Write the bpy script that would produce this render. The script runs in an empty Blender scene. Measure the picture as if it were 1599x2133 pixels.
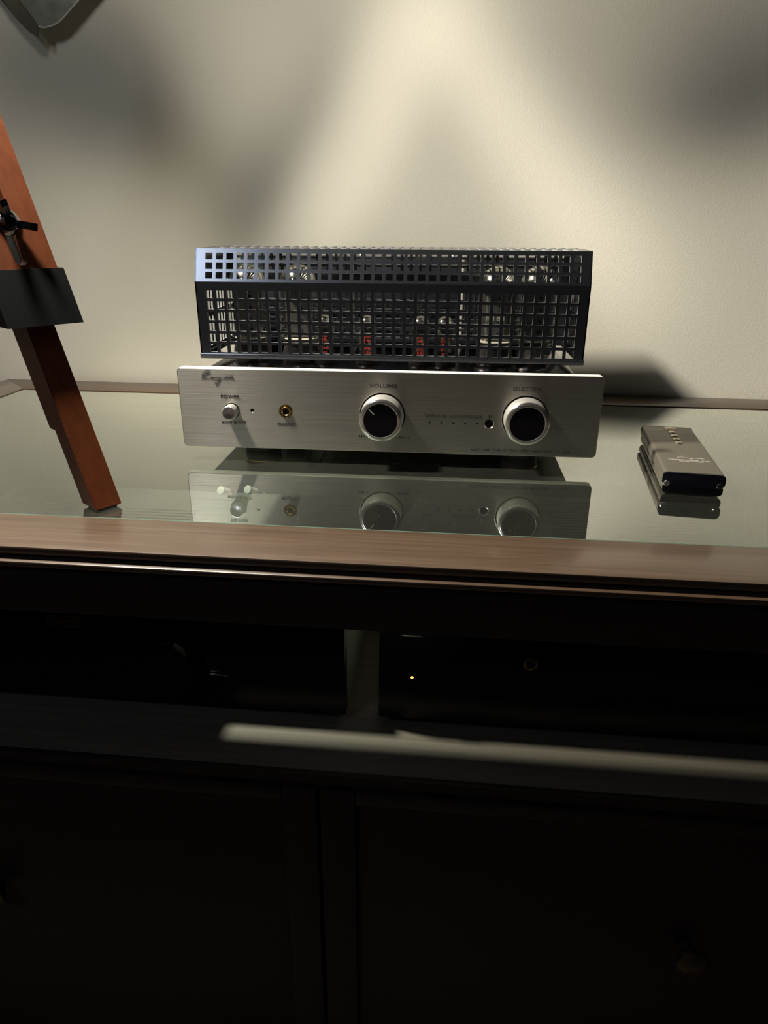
import bpy, bmesh, math, random
from mathutils import Vector, Matrix, Euler
random.seed(4)
S = bpy.context.scene
COL = S.collection
PI = math.pi

# ------------------------------------------------------------------ camera
cam = bpy.data.objects.new('camera', bpy.data.cameras.new('camera'))
COL.objects.link(cam)
PITCH, YAW, ROLL = .38359, -.08328, .00532
_f = Vector((math.sin(YAW)*math.cos(PITCH), math.cos(YAW)*math.cos(PITCH), -math.sin(PITCH)))
_r = Vector((math.cos(YAW), -math.sin(YAW), 0)); _u = _r.cross(_f)
_r2 = _r*math.cos(ROLL)+_u*math.sin(ROLL); _u2 = -_r*math.sin(ROLL)+_u*math.cos(ROLL)
M = Matrix.Identity(4)
for i in range(3):
    M[i][0] = _r2[i]; M[i][1] = _u2[i]; M[i][2] = -_f[i]
M[0][3], M[1][3], M[2][3] = .0568, -.69339, .22902
cam.matrix_world = M
cam.data.sensor_fit = 'HORIZONTAL'; cam.data.sensor_width = 36
cam.data.lens = 36*1483.7/1599
cam.data.clip_start = .01
S.camera = cam

# ------------------------------------------------------------------ world, exposure
w = bpy.data.worlds.new('dark_room'); S.world = w; w.use_nodes = True
w.node_tree.nodes['Background'].inputs[0].default_value = (.9, .85, 1, 1)
w.node_tree.nodes['Background'].inputs[1].default_value = .0035
S.view_settings.view_transform = 'Standard'
S.view_settings.look = 'None'
S.view_settings.gamma = 1
S.view_settings.use_curve_mapping = False
S.view_settings.exposure = 0

# ------------------------------------------------------------------ the lamp that lights the corner
LX, LY, LZ = -.415, -.052, .70           # where its bulb hangs
YW = .366                               # the wall's distance in y, for the beam's pattern
LAMP_W = 7.5
ld = bpy.data.lights.new('spot_bulb', 'SPOT')
ld.energy = LAMP_W; ld.color = (1, .93, .80)
ld.spot_size = math.radians(172); ld.spot_blend = .25; ld.shadow_soft_size = .040
lamp = bpy.data.objects.new('spot_bulb', ld); COL.objects.link(lamp)
lamp.location = (LX, LY, LZ)
lamp.rotation_euler = Vector((.45, .55, -.62)).to_track_quat('-Z', 'Y').to_euler()
ld.use_nodes = True
NT = ld.node_tree; N = NT.nodes; Lk = NT.links
em = N['Emission']
def mth(op, a, b=None, clamp=False):
    n = N.new('ShaderNodeMath'); n.operation = op; n.use_clamp = clamp
    for i, v in enumerate((a, b)):
        if v is None: continue
        if isinstance(v, (int, float)): n.inputs[i].default_value = v
        else: Lk.new(v, n.inputs[i])
    return n.outputs[0]
geo = N.new('ShaderNodeNewGeometry'); sep = N.new('ShaderNodeSeparateXYZ')
Lk.new(geo.outputs['Incoming'], sep.inputs[0])
H = YW-LY
# bright and dark wall patches put into the beam by where rays land
ay = mth('MAXIMUM', mth('ABSOLUTE', sep.outputs[1]), .02)
sg = mth('SIGN', sep.outputs[1])
U = mth('MULTIPLY', mth('MULTIPLY', mth('DIVIDE', sep.outputs[0], ay), sg), H)
V = mth('MULTIPLY', mth('MULTIPLY', mth('DIVIDE', sep.outputs[2], ay), sg), H)
cmb = N.new('ShaderNodeCombineXYZ'); Lk.new(mth('ADD', U, LX), cmb.inputs[0]); Lk.new(mth('ADD', V, LZ), cmb.inputs[1])
r2 = mth('ADD', mth('ADD', mth('MULTIPLY', U, U), mth('MULTIPLY', V, V)), H*H)
r3 = mth('POWER', r2, 1.5)
BASE = .40
BLOBS = [  # centre x, z on the wall, long and short spread (m), tilt (deg), strength
    (-.024, .391, .062, .024, 63, .46), (-.106, .255, .080, .021, 57, .56), (-.060, .300, .120, .060, 60, .14),
    (.030, .478, .060, .050, 20, .32),
    (.112, .385, .088, .036, -53, .40), (.232, .240, .100, .052, -46, .38), (.290, .130, .100, .090, 0, .22),
    (.030, .210, .070, .090, 0, .12),
    (-.50, .43, .150, .100, 15, -.34), (-.37, .365, .080, .060, 0, -.20),
    (-.185, .262, .090, .036, 57, -.33), (-.098, .365, .060, .018, 76, -.16), (-.275, .275, .085, .050, -40, -.13),
    (-.205, .430, .080, .07, 0, .07),
    (.46, .45, .150, .110, 10, -.27), (.46, .350, .110, .045, 8, -.24),
]
tot = None
for cx, cz, sl, ss, ang, amp in BLOBS:
    mp = N.new('ShaderNodeMapping'); mp.vector_type = 'TEXTURE'
    mp.inputs['Location'].default_value = (cx, cz, 0)
    mp.inputs['Rotation'].default_value = (0, 0, math.radians(ang))
    mp.inputs['Scale'].default_value = (sl, ss, 1)
    Lk.new(cmb.outputs[0], mp.inputs[0])
    dt = N.new('ShaderNodeVectorMath'); dt.operation = 'DOT_PRODUCT'
    Lk.new(mp.outputs[0], dt.inputs[0]); Lk.new(mp.outputs[0], dt.inputs[1])
    g = mth('MULTIPLY', mth('EXPONENT', mth('MULTIPLY', dt.outputs['Value'], -.5)), amp)
    tot = g if tot is None else mth('ADD', tot, g)
pat = mth('MAXIMUM', mth('ADD', tot, BASE), .045)
wallS = mth('MULTIPLY', mth('MULTIPLY', pat, mth('MINIMUM', r3, 2.2)), 16.0)
DIRECT = 13.0
mr = N.new('ShaderNodeMapRange'); mr.interpolation_type = 'SMOOTHSTEP'
mr.inputs['From Min'].default_value = -.22; mr.inputs['From Max'].default_value = .0
mr.inputs['To Min'].default_value = 0; mr.inputs['To Max'].default_value = 1
Lk.new(mth('ADD', V, LZ), mr.inputs['Value'])
fac = mth('MULTIPLY', mr.outputs[0], mth('LESS_THAN', V, .35))
strength = mth('ADD', mth('MULTIPLY', wallS, fac), mth('MULTIPLY', mth('SUBTRACT', 1.0, fac), DIRECT))
Lk.new(strength, em.inputs['Strength'])

# a cool light added behind and left of the camera for the cage's glare
wl = bpy.data.lights.new('cool_glare_light', 'AREA'); wl.shape = 'RECTANGLE'; wl.size = .26; wl.size_y = .34
wl.energy = 3.8; wl.color = (.78, .87, 1)
wo = bpy.data.objects.new('cool_glare_light', wl); COL.objects.link(wo)
wo.location = (-.96, -1.64, 1.37)
wo.rotation_euler = (Vector((-.2, .05, .15))-wo.location).to_track_quat('-Z', 'Y').to_euler()

# ------------------------------------------------------------------ materials
MATS = {}
def mat(name, color=(.5, .5, .5), rough=.5, metal=0, **kw):
    if name in MATS: return MATS[name]
    m = bpy.data.materials.new(name); m.use_nodes = True
    nt = m.node_tree; b = nt.nodes['Principled BSDF']
    b.inputs['Base Color'].default_value = (*color, 1)
    b.inputs['Roughness'].default_value = rough
    b.inputs['Metallic'].default_value = metal
    if 'spec' in kw: b.inputs['Specular IOR Level'].default_value = kw['spec']
    if 'coat' in kw: b.inputs['Coat Weight'].default_value = kw['coat']; b.inputs['Coat Roughness'].default_value = kw.get('coatr', .1)
    if 'emit' in kw: b.inputs['Emission Color'].default_value = (*kw['emit'], 1); b.inputs['Emission Strength'].default_value = kw.get('es', 1)
    tc = nt.nodes.new('ShaderNodeTexCoord')
    if 'noise' in kw:      # (scale vec, amount, bump strength, distance, colour b)
        sc, bump, dist = kw['noise'][:3]
        mp = nt.nodes.new('ShaderNodeMapping'); mp.inputs['Scale'].default_value = sc
        nt.links.new(tc.outputs['Object'], mp.inputs[0])
        nz = nt.nodes.new('ShaderNodeTexNoise'); nz.inputs['Scale'].default_value = 1; nz.inputs['Detail'].default_value = kw.get('detail', 4)
        nt.links.new(mp.outputs[0], nz.inputs[0])
        if bump:
            bp = nt.nodes.new('ShaderNodeBump'); bp.inputs['Strength'].default_value = bump; bp.inputs['Distance'].default_value = dist
            nt.links.new(nz.outputs['Fac'], bp.inputs['Height']); nt.links.new(bp.outputs[0], b.inputs['Normal'])
        if len(kw['noise']) > 3:
            cr = nt.nodes.new('ShaderNodeValToRGB')
            cr.color_ramp.elements[0].position = .32; cr.color_ramp.elements[1].position = .68
            cr.color_ramp.elements[0].color = (*color, 1); cr.color_ramp.elements[1].color = (*kw['noise'][3], 1)
            nt.links.new(nz.outputs['Fac'], cr.inputs[0]); nt.links.new(cr.outputs[0], b.inputs['Base Color'])
    MATS[name] = m
    return m
wall_m = mat('wall_paint', (.66, .63, .54), .85, noise=((430, 430, 430), .30, .0009), detail=5)
floor_m = mat('dark_floor', (.10, .07, .05), .5, noise=((3, 30, 3), .1, .001, (.06, .04, .03)))
wood_m = mat('walnut_veneer', (.046, .028, .017), .38, noise=((8, 260, 260), .06, .0004, (.070, .044, .027)), spec=.5, coat=.35, coatr=.16)
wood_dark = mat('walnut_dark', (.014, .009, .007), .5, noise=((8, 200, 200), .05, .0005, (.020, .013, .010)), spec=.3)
wood_side = mat('walnut_veneer_side', (.055, .034, .022), .36, noise=((260, 8, 260), .06, .0004, (.078, .050, .033)), spec=.6, coat=.8, coatr=.16)
shelf_m = mat('shelf_veneer', (.070, .057, .045), .6, noise=((6, 200, 60), .15, .0008, (.10, .082, .066)))
black_void = mat('cabinet_inside', (.035, .032, .026), .75, noise=((20, 20, 20), .02, .0005))
alu = mat('brushed_aluminium', (.29, .272, .242), .36, .9, noise=((9, 60, 1500), .35, .00016, (.37, .35, .31)), detail=5)
_b = alu.node_tree.nodes['Principled BSDF']; _b.inputs['Anisotropic'].default_value = .85; _b.inputs['Anisotropic Rotation'].default_value = .25
_tg = alu.node_tree.nodes.new('ShaderNodeTangent'); _tg.direction_type = 'UV_MAP'; _tg.uv_map = 'flat'
alu.node_tree.links.new(_tg.outputs[0], _b.inputs['Tangent'])
alu_lit = mat('lit_aluminium', (.74, .72, .66), .5, .35, noise=((300, 300, 300), .03, .0002))  # panel's top edge and flap rim: lit look put into a paler colour
alu_edge = mat('satin_aluminium', (.62, .60, .55), .30, 1, noise=((200, 200, 200), .03, .0002))
alu_knob = mat('turned_aluminium', (.66, .65, .61), .34, .75, noise=((40, 900, 40), .04, .0001))
knob_chamfer = mat('polished_aluminium', (.74, .72, .68), .20, .95, noise=((40, 40, 40), .01, .0001))
spun = mat('spun_steel', (.45, .42, .42), .25, 1, noise=((300, 300, 300), .05, .0002))
gloss_black = mat('gloss_black', (.003, .003, .005), .16, spec=.2, noise=((30, 30, 30), .005, .0001))
matt_black = mat('matt_black', (.008, .008, .009), .6, noise=((90, 90, 90), .05, .0003))
chassis_m = mat('chassis_black', (.015, .015, .017), .35, noise=((60, 60, 60), .03, .0003))
plate_m = mat('chassis_plate', (.10, .095, .09), .15, 1, noise=((60, 60, 60), .01, .0002))
cut_m = mat('pale_cut_edge', (.42, .42, .42), .45, .5, noise=((300, 300, 300), .05, .0001))  # paler grey for the hole edges of the cage
cage_m = mat('cage_black_enamel', (.15, .16, .185), .22, .95, noise=((900, 900, 900), .12, .00015), spec=.7)
gold = mat('gold_plate', (.75, .52, .18), .22, 1, noise=((60, 60, 60), .01, .0001))
ink = mat('black_ink', (.012, .011, .010), .6)
pen = mat('white_ink', (.62, .58, .50), .6)
red = mat('red_print', (.80, .08, .05), .5, emit=(.8, .07, .04), es=0)
bakelite = mat('tube_base_black', (.02, .018, .017), .35, noise=((80, 80, 80), .02, .0003))
anode_m = mat('grey_anode', (.16, .16, .15), .45, .7, noise=((120, 120, 120), .08, .0004))
getter_m = mat('silver_getter', (.75, .73, .68), .12, 1, noise=((60, 60, 60), .02, .0003))
mica = mat('mica', (.55, .52, .45), .4)
copper = mat('copper_rod', (.7, .35, .2), .3, 1)
comp_m = mat('component_top', (.16, .16, .145), .55, .2, noise=((400, 400, 400), .08, .0002))
comp_face = mat('component_face', (.004, .004, .005), .25, spec=.2, noise=((50, 50, 50), .01, .0002))
brass = mat('aged_brass', (.40, .27, .10), .3, 1, noise=((60, 60, 60), .05, .0003))
dull_brass = mat('dull_brass', (.10, .075, .045), .45, .8, noise=((60, 60, 60), .05, .0003))
chrome = mat('chrome', (.7, .7, .7), .12, 1, noise=((30, 30, 30), .005, .0001))
amber = mat('amber_light', (1, .35, .05), .4, emit=(1, .36, .06), es=5)
leg_m = mat('orange_stained_wood', (.066, .0165, .0045), .42, noise=((160, 160, 9), .06, .0005, (.088, .0225, .006)), spec=.2, detail=5)
clamp_m = mat('black_clamp', (.0035, .004, .0042), .5, spec=.08, noise=((120, 120, 120), .05, .0004))
nut_m = mat('blackened_steel', (.05, .05, .055), .22, .9, noise=((60, 60, 60), .02, .0002))
head_m = mat('aged_steel', (.16, .15, .115), .38, .8, noise=((45, 45, 45), .15, .0008, (.26, .25, .20)), detail=7)
door_blade = mat('bronzed_steel', (.10, .085, .060), .55, .4, noise=((60, 60, 60), .05, .0004))
remote_m = mat('anodised_taupe', (.16, .145, .115), .42, .65, noise=((700, 700, 700), .06, .00015))
remote_btn = mat('champagne_button', (.62, .55, .42), .25, 1, noise=((60, 60, 60), .01, .0001))
rubber = mat('black_rubber', (.01, .01, .01), .7, noise=((200, 200, 200), .05, .0003))
white_pl = mat('white_plug', (.75, .74, .68), .35, noise=((60, 60, 60), .01, .0001))
glass_edge = mat('glass_edge', (.10, .17, .13), .2, noise=((60, 60, 60), .01, .0001))

def thin_glass(name, tint, rough=.0, dust=0.0, gain=1.0):
    m = bpy.data.materials.new(name); m.use_nodes = True
    nt = m.node_tree; nt.nodes.clear()
    out = nt.nodes.new('ShaderNodeOutputMaterial')
    tr = nt.nodes.new('ShaderNodeBsdfTransparent'); tr.inputs[0].default_value = (*tint, 1)
    gl = nt.nodes.new('ShaderNodeBsdfGlossy'); gl.inputs['Roughness'].default_value = rough
    gl.inputs['Color'].default_value = (.93, .97, .92, 1)
    g = nt.nodes.new('ShaderNodeNewGeometry')
    ior = nt.nodes.new('ShaderNodeMapRange'); ior.inputs['To Min'].default_value = 1.52; ior.inputs['To Max'].default_value = 1/1.52
    nt.links.new(g.outputs['Backfacing'], ior.inputs['Value'])
    fr = nt.nodes.new('ShaderNodeFresnel'); nt.links.new(ior.outputs[0], fr.inputs['IOR'])
    a = nt.nodes.new('ShaderNodeMath'); a.operation = 'MULTIPLY'; a.inputs[1].default_value = 2*gain; nt.links.new(fr.outputs[0], a.inputs[0])
    b = nt.nodes.new('ShaderNodeMath'); b.operation = 'ADD'; b.inputs[1].default_value = 1; nt.links.new(fr.outputs[0], b.inputs[0])
    c = nt.nodes.new('ShaderNodeMath'); c.operation = 'DIVIDE'; nt.links.new(a.outputs[0], c.inputs[0]); nt.links.new(b.outputs[0], c.inputs[1]); c.use_clamp = True
    mx = nt.nodes.new('ShaderNodeMixShader'); nt.links.new(c.outputs[0], mx.inputs[0])
    nt.links.new(tr.outputs[0], mx.inputs[1]); nt.links.new(gl.outputs[0], mx.inputs[2])
    last = mx
    if dust:
        tc = nt.nodes.new('ShaderNodeTexCoord')
        vo = nt.nodes.new('ShaderNodeTexVoronoi'); vo.inputs['Scale'].default_value = 520
        mp = nt.nodes.new('ShaderNodeMapping'); mp.inputs['Scale'].default_value = (1, .8, 1); nt.links.new(tc.outputs['Object'], mp.inputs[0])
        nt.links.new(mp.outputs[0], vo.inputs['Vector'])
        lt = nt.nodes.new('ShaderNodeMath'); lt.operation = 'LESS_THAN'; lt.inputs[1].default_value = .16; nt.links.new(vo.outputs['Distance'], lt.inputs[0])
        nz = nt.nodes.new('ShaderNodeTexNoise'); nz.inputs['Scale'].default_value = 60; nt.links.new(tc.outputs['Object'], nz.inputs[0])
        gt = nt.nodes.new('ShaderNodeMath'); gt.operation = 'GREATER_THAN'; gt.inputs[1].default_value = .56; nt.links.new(nz.outputs[0], gt.inputs[0])
        mu = nt.nodes.new('ShaderNodeMath'); mu.operation = 'MULTIPLY'; nt.links.new(lt.outputs[0], mu.inputs[0]); nt.links.new(gt.outputs[0], mu.inputs[1])
        film = nt.nodes.new('ShaderNodeMath'); film.operation = 'MULTIPLY_ADD'; film.inputs[1].default_value = dust; film.inputs[2].default_value = .012
        nt.links.new(mu.outputs[0], film.inputs[0])
        df = nt.nodes.new('ShaderNodeBsdfDiffuse'); df.inputs[0].default_value = (.6, .6, .52, 1)
        m2 = nt.nodes.new('ShaderNodeMixShader'); nt.links.new(film.outputs[0], m2.inputs[0])
        nt.links.new(mx.outputs[0], m2.inputs[1]); nt.links.new(df.outputs[0], m2.inputs[2]); last = m2
    nt.links.new(last.outputs[0], out.inputs[0])
    MATS[name] = m
    return m
table_glass = thin_glass('table_glass', (.80, .87, .81), .0, .10, 2.0)
bulb_glass = thin_glass('bulb_glass', (.93, .93, .91), .02, 0, .8)
def clear_m(name, tint):
    m = bpy.data.materials.new(name); m.use_nodes = True; nt = m.node_tree; nt.nodes.clear()
    o = nt.nodes.new('ShaderNodeOutputMaterial'); t = nt.nodes.new('ShaderNodeBsdfTransparent'); t.inputs[0].default_value = (*tint, 1)
    nt.links.new(t.outputs[0], o.inputs[0]); return m
glass_under = clear_m('glass_underside', (.97, .99, .97))

# ------------------------------------------------------------------ helpers
def link(name, me, m, parent=None, loc=(0, 0, 0), rot=(0, 0, 0), label=None, kind=None, smooth=False):
    o = bpy.data.objects.new(name, me); COL.objects.link(o)
    if m and not me.materials: me.materials.append(m)
    o.parent = parent; o.location = loc; o.rotation_euler = rot
    if label: o['label'] = label
    if kind: o['kind'] = kind
    if smooth:
        for p in me.polygons: p.use_smooth = True
        me.set_sharp_from_angle(angle=math.radians(40))
    return o
def empty(name, loc=(0, 0, 0), rz=0, label=None, cat=None, group=None):
    o = bpy.data.objects.new(name, None); COL.objects.link(o)
    o.empty_display_size = .05
    o.location = loc; o.rotation_euler = (0, 0, rz)
    if label: o['label'] = label
    if cat: o['category'] = cat
    if group: o['group'] = group
    return o
def bm_mesh(bm, name='m'):
    bmesh.ops.recalc_face_normals(bm, faces=bm.faces)
    me = bpy.data.meshes.new(name); bm.to_mesh(me); bm.free(); return me
def add_box(bm, x0, x1, y0, y1, z0, z1, bev=0, seg=2):
    r = bmesh.ops.create_cube(bm, size=1)
    vs = r['verts']
    bmesh.ops.scale(bm, vec=(x1-x0, y1-y0, z1-z0), verts=vs)
    bmesh.ops.translate(bm, vec=((x0+x1)/2, (y0+y1)/2, (z0+z1)/2), verts=vs)
    if bev:
        es = list({e for v in vs for e in v.link_edges})
        bmesh.ops.bevel(bm, geom=es, offset=bev, segments=seg, affect='EDGES', profile=.5)
def box(name, m, x0, x1, y0, y1, z0, z1, bev=0, parent=None, seg=2, **kw):
    bm = bmesh.new(); add_box(bm, x0, x1, y0, y1, z0, z1, bev, seg)
    return link(name, bm_mesh(bm, name), m, parent, smooth=bev > 0, **kw)
AX = {'z': Matrix.Identity(3), 'y': Matrix(((1, 0, 0), (0, 0, -1), (0, 1, 0))), 'x': Matrix(((0, 0, 1), (1, 0, 0), (0, 1, 0)))}
def lathe_bm(bm, prof, c, axis='z', n=48, closed=False):
    """prof: (radius, height) pairs; axis 'y' means heights run towards -y"""
    A = AX[axis]; rings = []
    for r, h in prof:
        if r < 1e-7: rings.append([bm.verts.new(Vector(c)+A @ Vector((0, 0, h)))])
        else: rings.append([bm.verts.new(Vector(c)+A @ Vector((r*math.cos(2*PI*i/n), r*math.sin(2*PI*i/n), h))) for i in range(n)])
    pairs = list(zip(rings, rings[1:]))
    if closed: pairs.append((rings[-1], rings[0]))
    for a, b in pairs:
        for i in range(n):
            j = (i+1) % n
            if len(a) == 1 and len(b) == 1: continue
            if len(a) == 1: bm.faces.new((a[0], b[i], b[j]))
            elif len(b) == 1: bm.faces.new((a[i], a[j], b[0]))
            else: bm.faces.new((a[i], a[j], b[j], b[i]))
AX['y'] = Matrix(((1, 0, 0), (0, 0, -1), (0, 1, 0)))
def lathe(name, m, prof, c=(0, 0, 0), axis='z', n=48, parent=None, closed=False, **kw):
    bm = bmesh.new(); lathe_bm(bm, prof, (0, 0, 0), axis, n, closed)
    return link(name, bm_mesh(bm, name), m, parent, loc=c, smooth=True, **kw)
def grid_mesh(us, vs, hole, O, eu, ev, en, th):
    """plate over the grid us x vs with cells where hole(i,j) is true left open; en is the way its thickness goes"""
    O, eu, ev, en = map(Vector, (O, eu, ev, en))
    bm = bmesh.new(); nu, nv = len(us), len(vs)
    solid = [[not hole(i, j) for j in range(nv-1)] for i in range(nu-1)]
    F = {}; B = {}
    def vert(D, i, j, d):
        if (i, j) not in D: D[(i, j)] = bm.verts.new(O+eu*us[i]+ev*vs[j]+en*d)
        return D[(i, j)]
    for i in range(nu-1):
        for j in range(nv-1):
            if not solid[i][j]: continue
            q = [(i, j), (i+1, j), (i+1, j+1), (i, j+1)]
            bm.faces.new([vert(F, *k, 0) for k in q]).material_index = 0; bm.faces.new([vert(B, *k, th) for k in reversed(q)])
            for (a, b, di, dj) in ((q[0], q[1], 0, -1), (q[1], q[2], 1, 0), (q[2], q[3], 0, 1), (q[3], q[0], -1, 0)):
                ii, jj = i+di, j+dj
                if 0 <= ii < nu-1 and 0 <= jj < nv-1 and solid[ii][jj]: continue
                bm.faces.new([vert(F, *a, 0), vert(F, *b, 0), vert(B, *b, th), vert(B, *a, th)]).material_index = 1
    return bm_mesh(bm)
def breaks(lo, hi, starts, wd):
    u = [lo]
    for s in starts: u += [s, s+wd]
    return u+[hi]
def prism_bm(bm, poly, P, Q):
    """extrude polygon poly (list of vectors) placed at P and Q"""
    a = [bm.verts.new(Vector(P)+Vector(p)) for p in poly]; b = [bm.verts.new(Vector(Q)+Vector(p)) for p in poly]
    bm.faces.new(a); bm.faces.new(list(reversed(b)))
    n = len(poly)
    for i in range(n): bm.faces.new((a[i], b[i], b[(i+1) % n], a[(i+1) % n]))
def prism(name, m, poly, P, Q, parent=None, bev=0, **kw):
    bm = bmesh.new(); prism_bm(bm, poly, P, Q)
    if bev: bmesh.ops.bevel(bm, geom=list(bm.edges), offset=bev, segments=2, affect='EDGES', profile=.5)
    return link(name, bm_mesh(bm, name), m, parent, smooth=bev > 0, **kw)
def rrect(w, h, r, n=6):
    p = []
    for cx, cy, a0 in ((w/2-r, h/2-r, 0), (-w/2+r, h/2-r, 90), (-w/2+r, -h/2+r, 180), (w/2-r, -h/2+r, 270)):
        for k in range(n+1):
            a = math.radians(a0+90*k/n); p.append((cx+r*math.cos(a), cy+r*math.sin(a)))
    return p
def tube_bm(bm, pts, r, n=8):
    pts = [Vector(p) for p in pts]; prev = None
    for i, p in enumerate(pts):
        t = (pts[min(i+1, len(pts)-1)]-pts[max(i-1, 0)]).normalized()
        a = t.orthogonal().normalized() if prev is None else (prev-t*prev.dot(t)).normalized()
        prev = a; b = t.cross(a)
        ring = [bm.verts.new(p+(a*math.cos(2*PI*k/n)+b*math.sin(2*PI*k/n))*r) for k in range(n)]
        if i:
            for k in range(n): bm.faces.new((last[k], last[(k+1) % n], ring[(k+1) % n], ring[k]))
        else: bm.faces.new(list(reversed(ring)))
        last = ring
    bm.faces.new(last)
def text_mesh(s, size, stretch=1.0, bold=0.0, ext=.00006):
    cu = bpy.data.curves.new('t', 'FONT'); cu.body = s; cu.size = size; cu.align_x = 'CENTER'; cu.align_y = 'CENTER'
    cu.extrude = ext; cu.offset = bold; cu.resolution_u = 3
    o = bpy.data.objects.new('t', cu); COL.objects.link(o)
    bpy.context.view_layer.update()
    dg = bpy.context.evaluated_depsgraph_get()
    me = bpy.data.meshes.new_from_object(o.evaluated_get(dg))
    bpy.data.objects.remove(o)
    me.transform(Matrix.Diagonal((stretch, 1, 1, 1)))
    me.materials.clear()
    return me
FACE_FRONT = (PI/2, 0, 0)       # text lying in xy turned to face -y
def lettering(s, size, loc, parent, m, stretch=1.25, rot=FACE_FRONT, label=None, bold=0.0):
    return link('lettering', text_mesh(s, size, stretch, bold or size*.011), m, parent, loc=loc, rot=rot, label=label)
def apply_bool(ob, cutters):
    for c in cutters:
        md = ob.modifiers.new('b', 'BOOLEAN'); md.operation = 'DIFFERENCE'; md.object = c; md.solver = 'EXACT'
    bpy.context.view_layer.update()
    dg = bpy.context.evaluated_depsgraph_get()
    me = bpy.data.meshes.new_from_object(ob.evaluated_get(dg))
    ob.modifiers.clear(); ob.data = me
    for c in cutters: bpy.data.objects.remove(c)
SCRIPT = [  # brush strokes of the handwritten name
    [(105, 205), (150, 165), (200, 120), (240, 105), (262, 90), (250, 72), (215, 74), (165, 95), (135, 135), (130, 168), (150, 188), (190, 190), (240, 180), (275, 183)],
    [(318, 183), (295, 178), (275, 190), (295, 194), (320, 181), (328, 192), (350, 182), (360, 192), (388, 178), (398, 190), (432, 178)],
    [(432, 178), (415, 220), (385, 275), (358, 297), (340, 290), (350, 255), (400, 215), (460, 185), (488, 180), (492, 193), (528, 180), (532, 193), (570, 178), (590, 180), (592, 194), (622, 182), (628, 194), (655, 184)],
    [(525, 165), (555, 150), (602, 156)],
]
def smooth_pts(p, k=4):
    out = []
    for i in range(len(p)-1):
        p0, p1, p2, p3 = (Vector(p[max(i-1, 0)]), Vector(p[i]), Vector(p[i+1]), Vector(p[min(i+2, len(p)-1)]))
        for j in range(k):
            t = j/k
            out.append(.5*((2*p1)+(-p0+p2)*t+(2*p0-5*p1+4*p2-p3)*t*t+(-p0+3*p1-3*p2+p3)*t**3))
    return out+[Vector(p[-1])]
def script_mesh(sc, wd):
    bm = bmesh.new()
    for st in SCRIPT:
        pts = smooth_pts([((x-380)*sc, -(y-180)*sc) for x, y in st])
        tube_bm(bm, [(p.x, p.y, 0) for p in pts], wd, 4)
    ring = [((622-380)*sc+11*sc*math.cos(a), 32*sc+15*sc*math.sin(a), 0) for a in [2*PI*k/12 for k in range(13)]]
    tube_bm(bm, ring, wd*.7, 4)
    me = bm_mesh(bm); me.transform(Matrix.Diagonal((1, 1, .25, 1))); return me

# ------------------------------------------------------------------ the setting (turned a hair against the amplifier)
PHI = -.01678
FRAME = Matrix.Rotation(PHI, 4, 'Z')
def struct(name, me, m, **kw):
    o = link(name, me, m, kind='structure', **kw); return o
bm = bmesh.new(); add_box(bm, -2.6, 2.6, .3590, .46, -.80, 1.9)
bmesh.ops.transform(bm, matrix=FRAME, verts=bm.verts); struct('wall_back', bm_mesh(bm), wall_m)
bm = bmesh.new(); add_box(bm, -2.6, 2.6, -2.4, .359, -.86, -.80)
bmesh.ops.transform(bm, matrix=FRAME, verts=bm.verts); struct('floor', bm_mesh(bm), floor_m)

# ------------------------------------------------------------------ the cabinet
XL, XR = -.570, .530            # inner edges of the side rails
YF, YB = -.1685, .2974          # inner edges of the front and back rails
YO, YBO = -.2361, .3575         # outer edges
OL, OR = XL-.062, XR+.062
cab = empty('media_cabinet', (0, 0, -.80), PHI, 'long dark brown wooden cabinet against the wall with a glass inlaid top', 'cabinet')
G = .80
def cbox(name, m, x0, x1, y0, y1, z0, z1, bev=0, **kw):
    return box(name, m, x0, x1, y0, y1, z0+G, z1+G, bev, parent=kw.pop('parent', cab), **kw)
# frame of the top: mitred rails
def rail(name, m, pts, z0, z1, bev=.0008, **kw):
    return prism(name, m, [(x, y, 0) for x, y in pts], (0, 0, z0+G), (0, 0, z1+G), cab, bev=bev, **kw)
fr = rail('front_rail', wood_m, [(OL, YO+.0045), (OR, YO+.0045), (XR, YF), (XL, YF)], -.0060, .0010, .0016)
cbox('bead', wood_dark, OL+.003, OR-.003, YO+.0075, YO+.03, -.0088, -.0060, 0)
cbox('front_lip', wood_m, OL-.001, OR+.001, YO-.0010, YO+.03, -.0140, -.0088, .0020)
rail('back_rail', wood_m, [(OL, YBO), (OR, YBO), (XR, YB), (XL, YB)], -.012, .0010)
rail('side_rail', wood_side, [(OL, YO), (XL, YF), (XL, YB), (OL, YBO)], -.012, .0010)
rail('side_rail', wood_side, [(OR, YO), (XR, YF), (XR, YB), (OR, YBO)], -.012, .0010)
# rebate the pane rests in
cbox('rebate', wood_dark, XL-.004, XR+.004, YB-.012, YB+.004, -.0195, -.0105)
cbox('rebate', wood_dark, XL-.004, XR+.004, YF-.004, YF+.0025, -.0195, -.0105)
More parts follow.
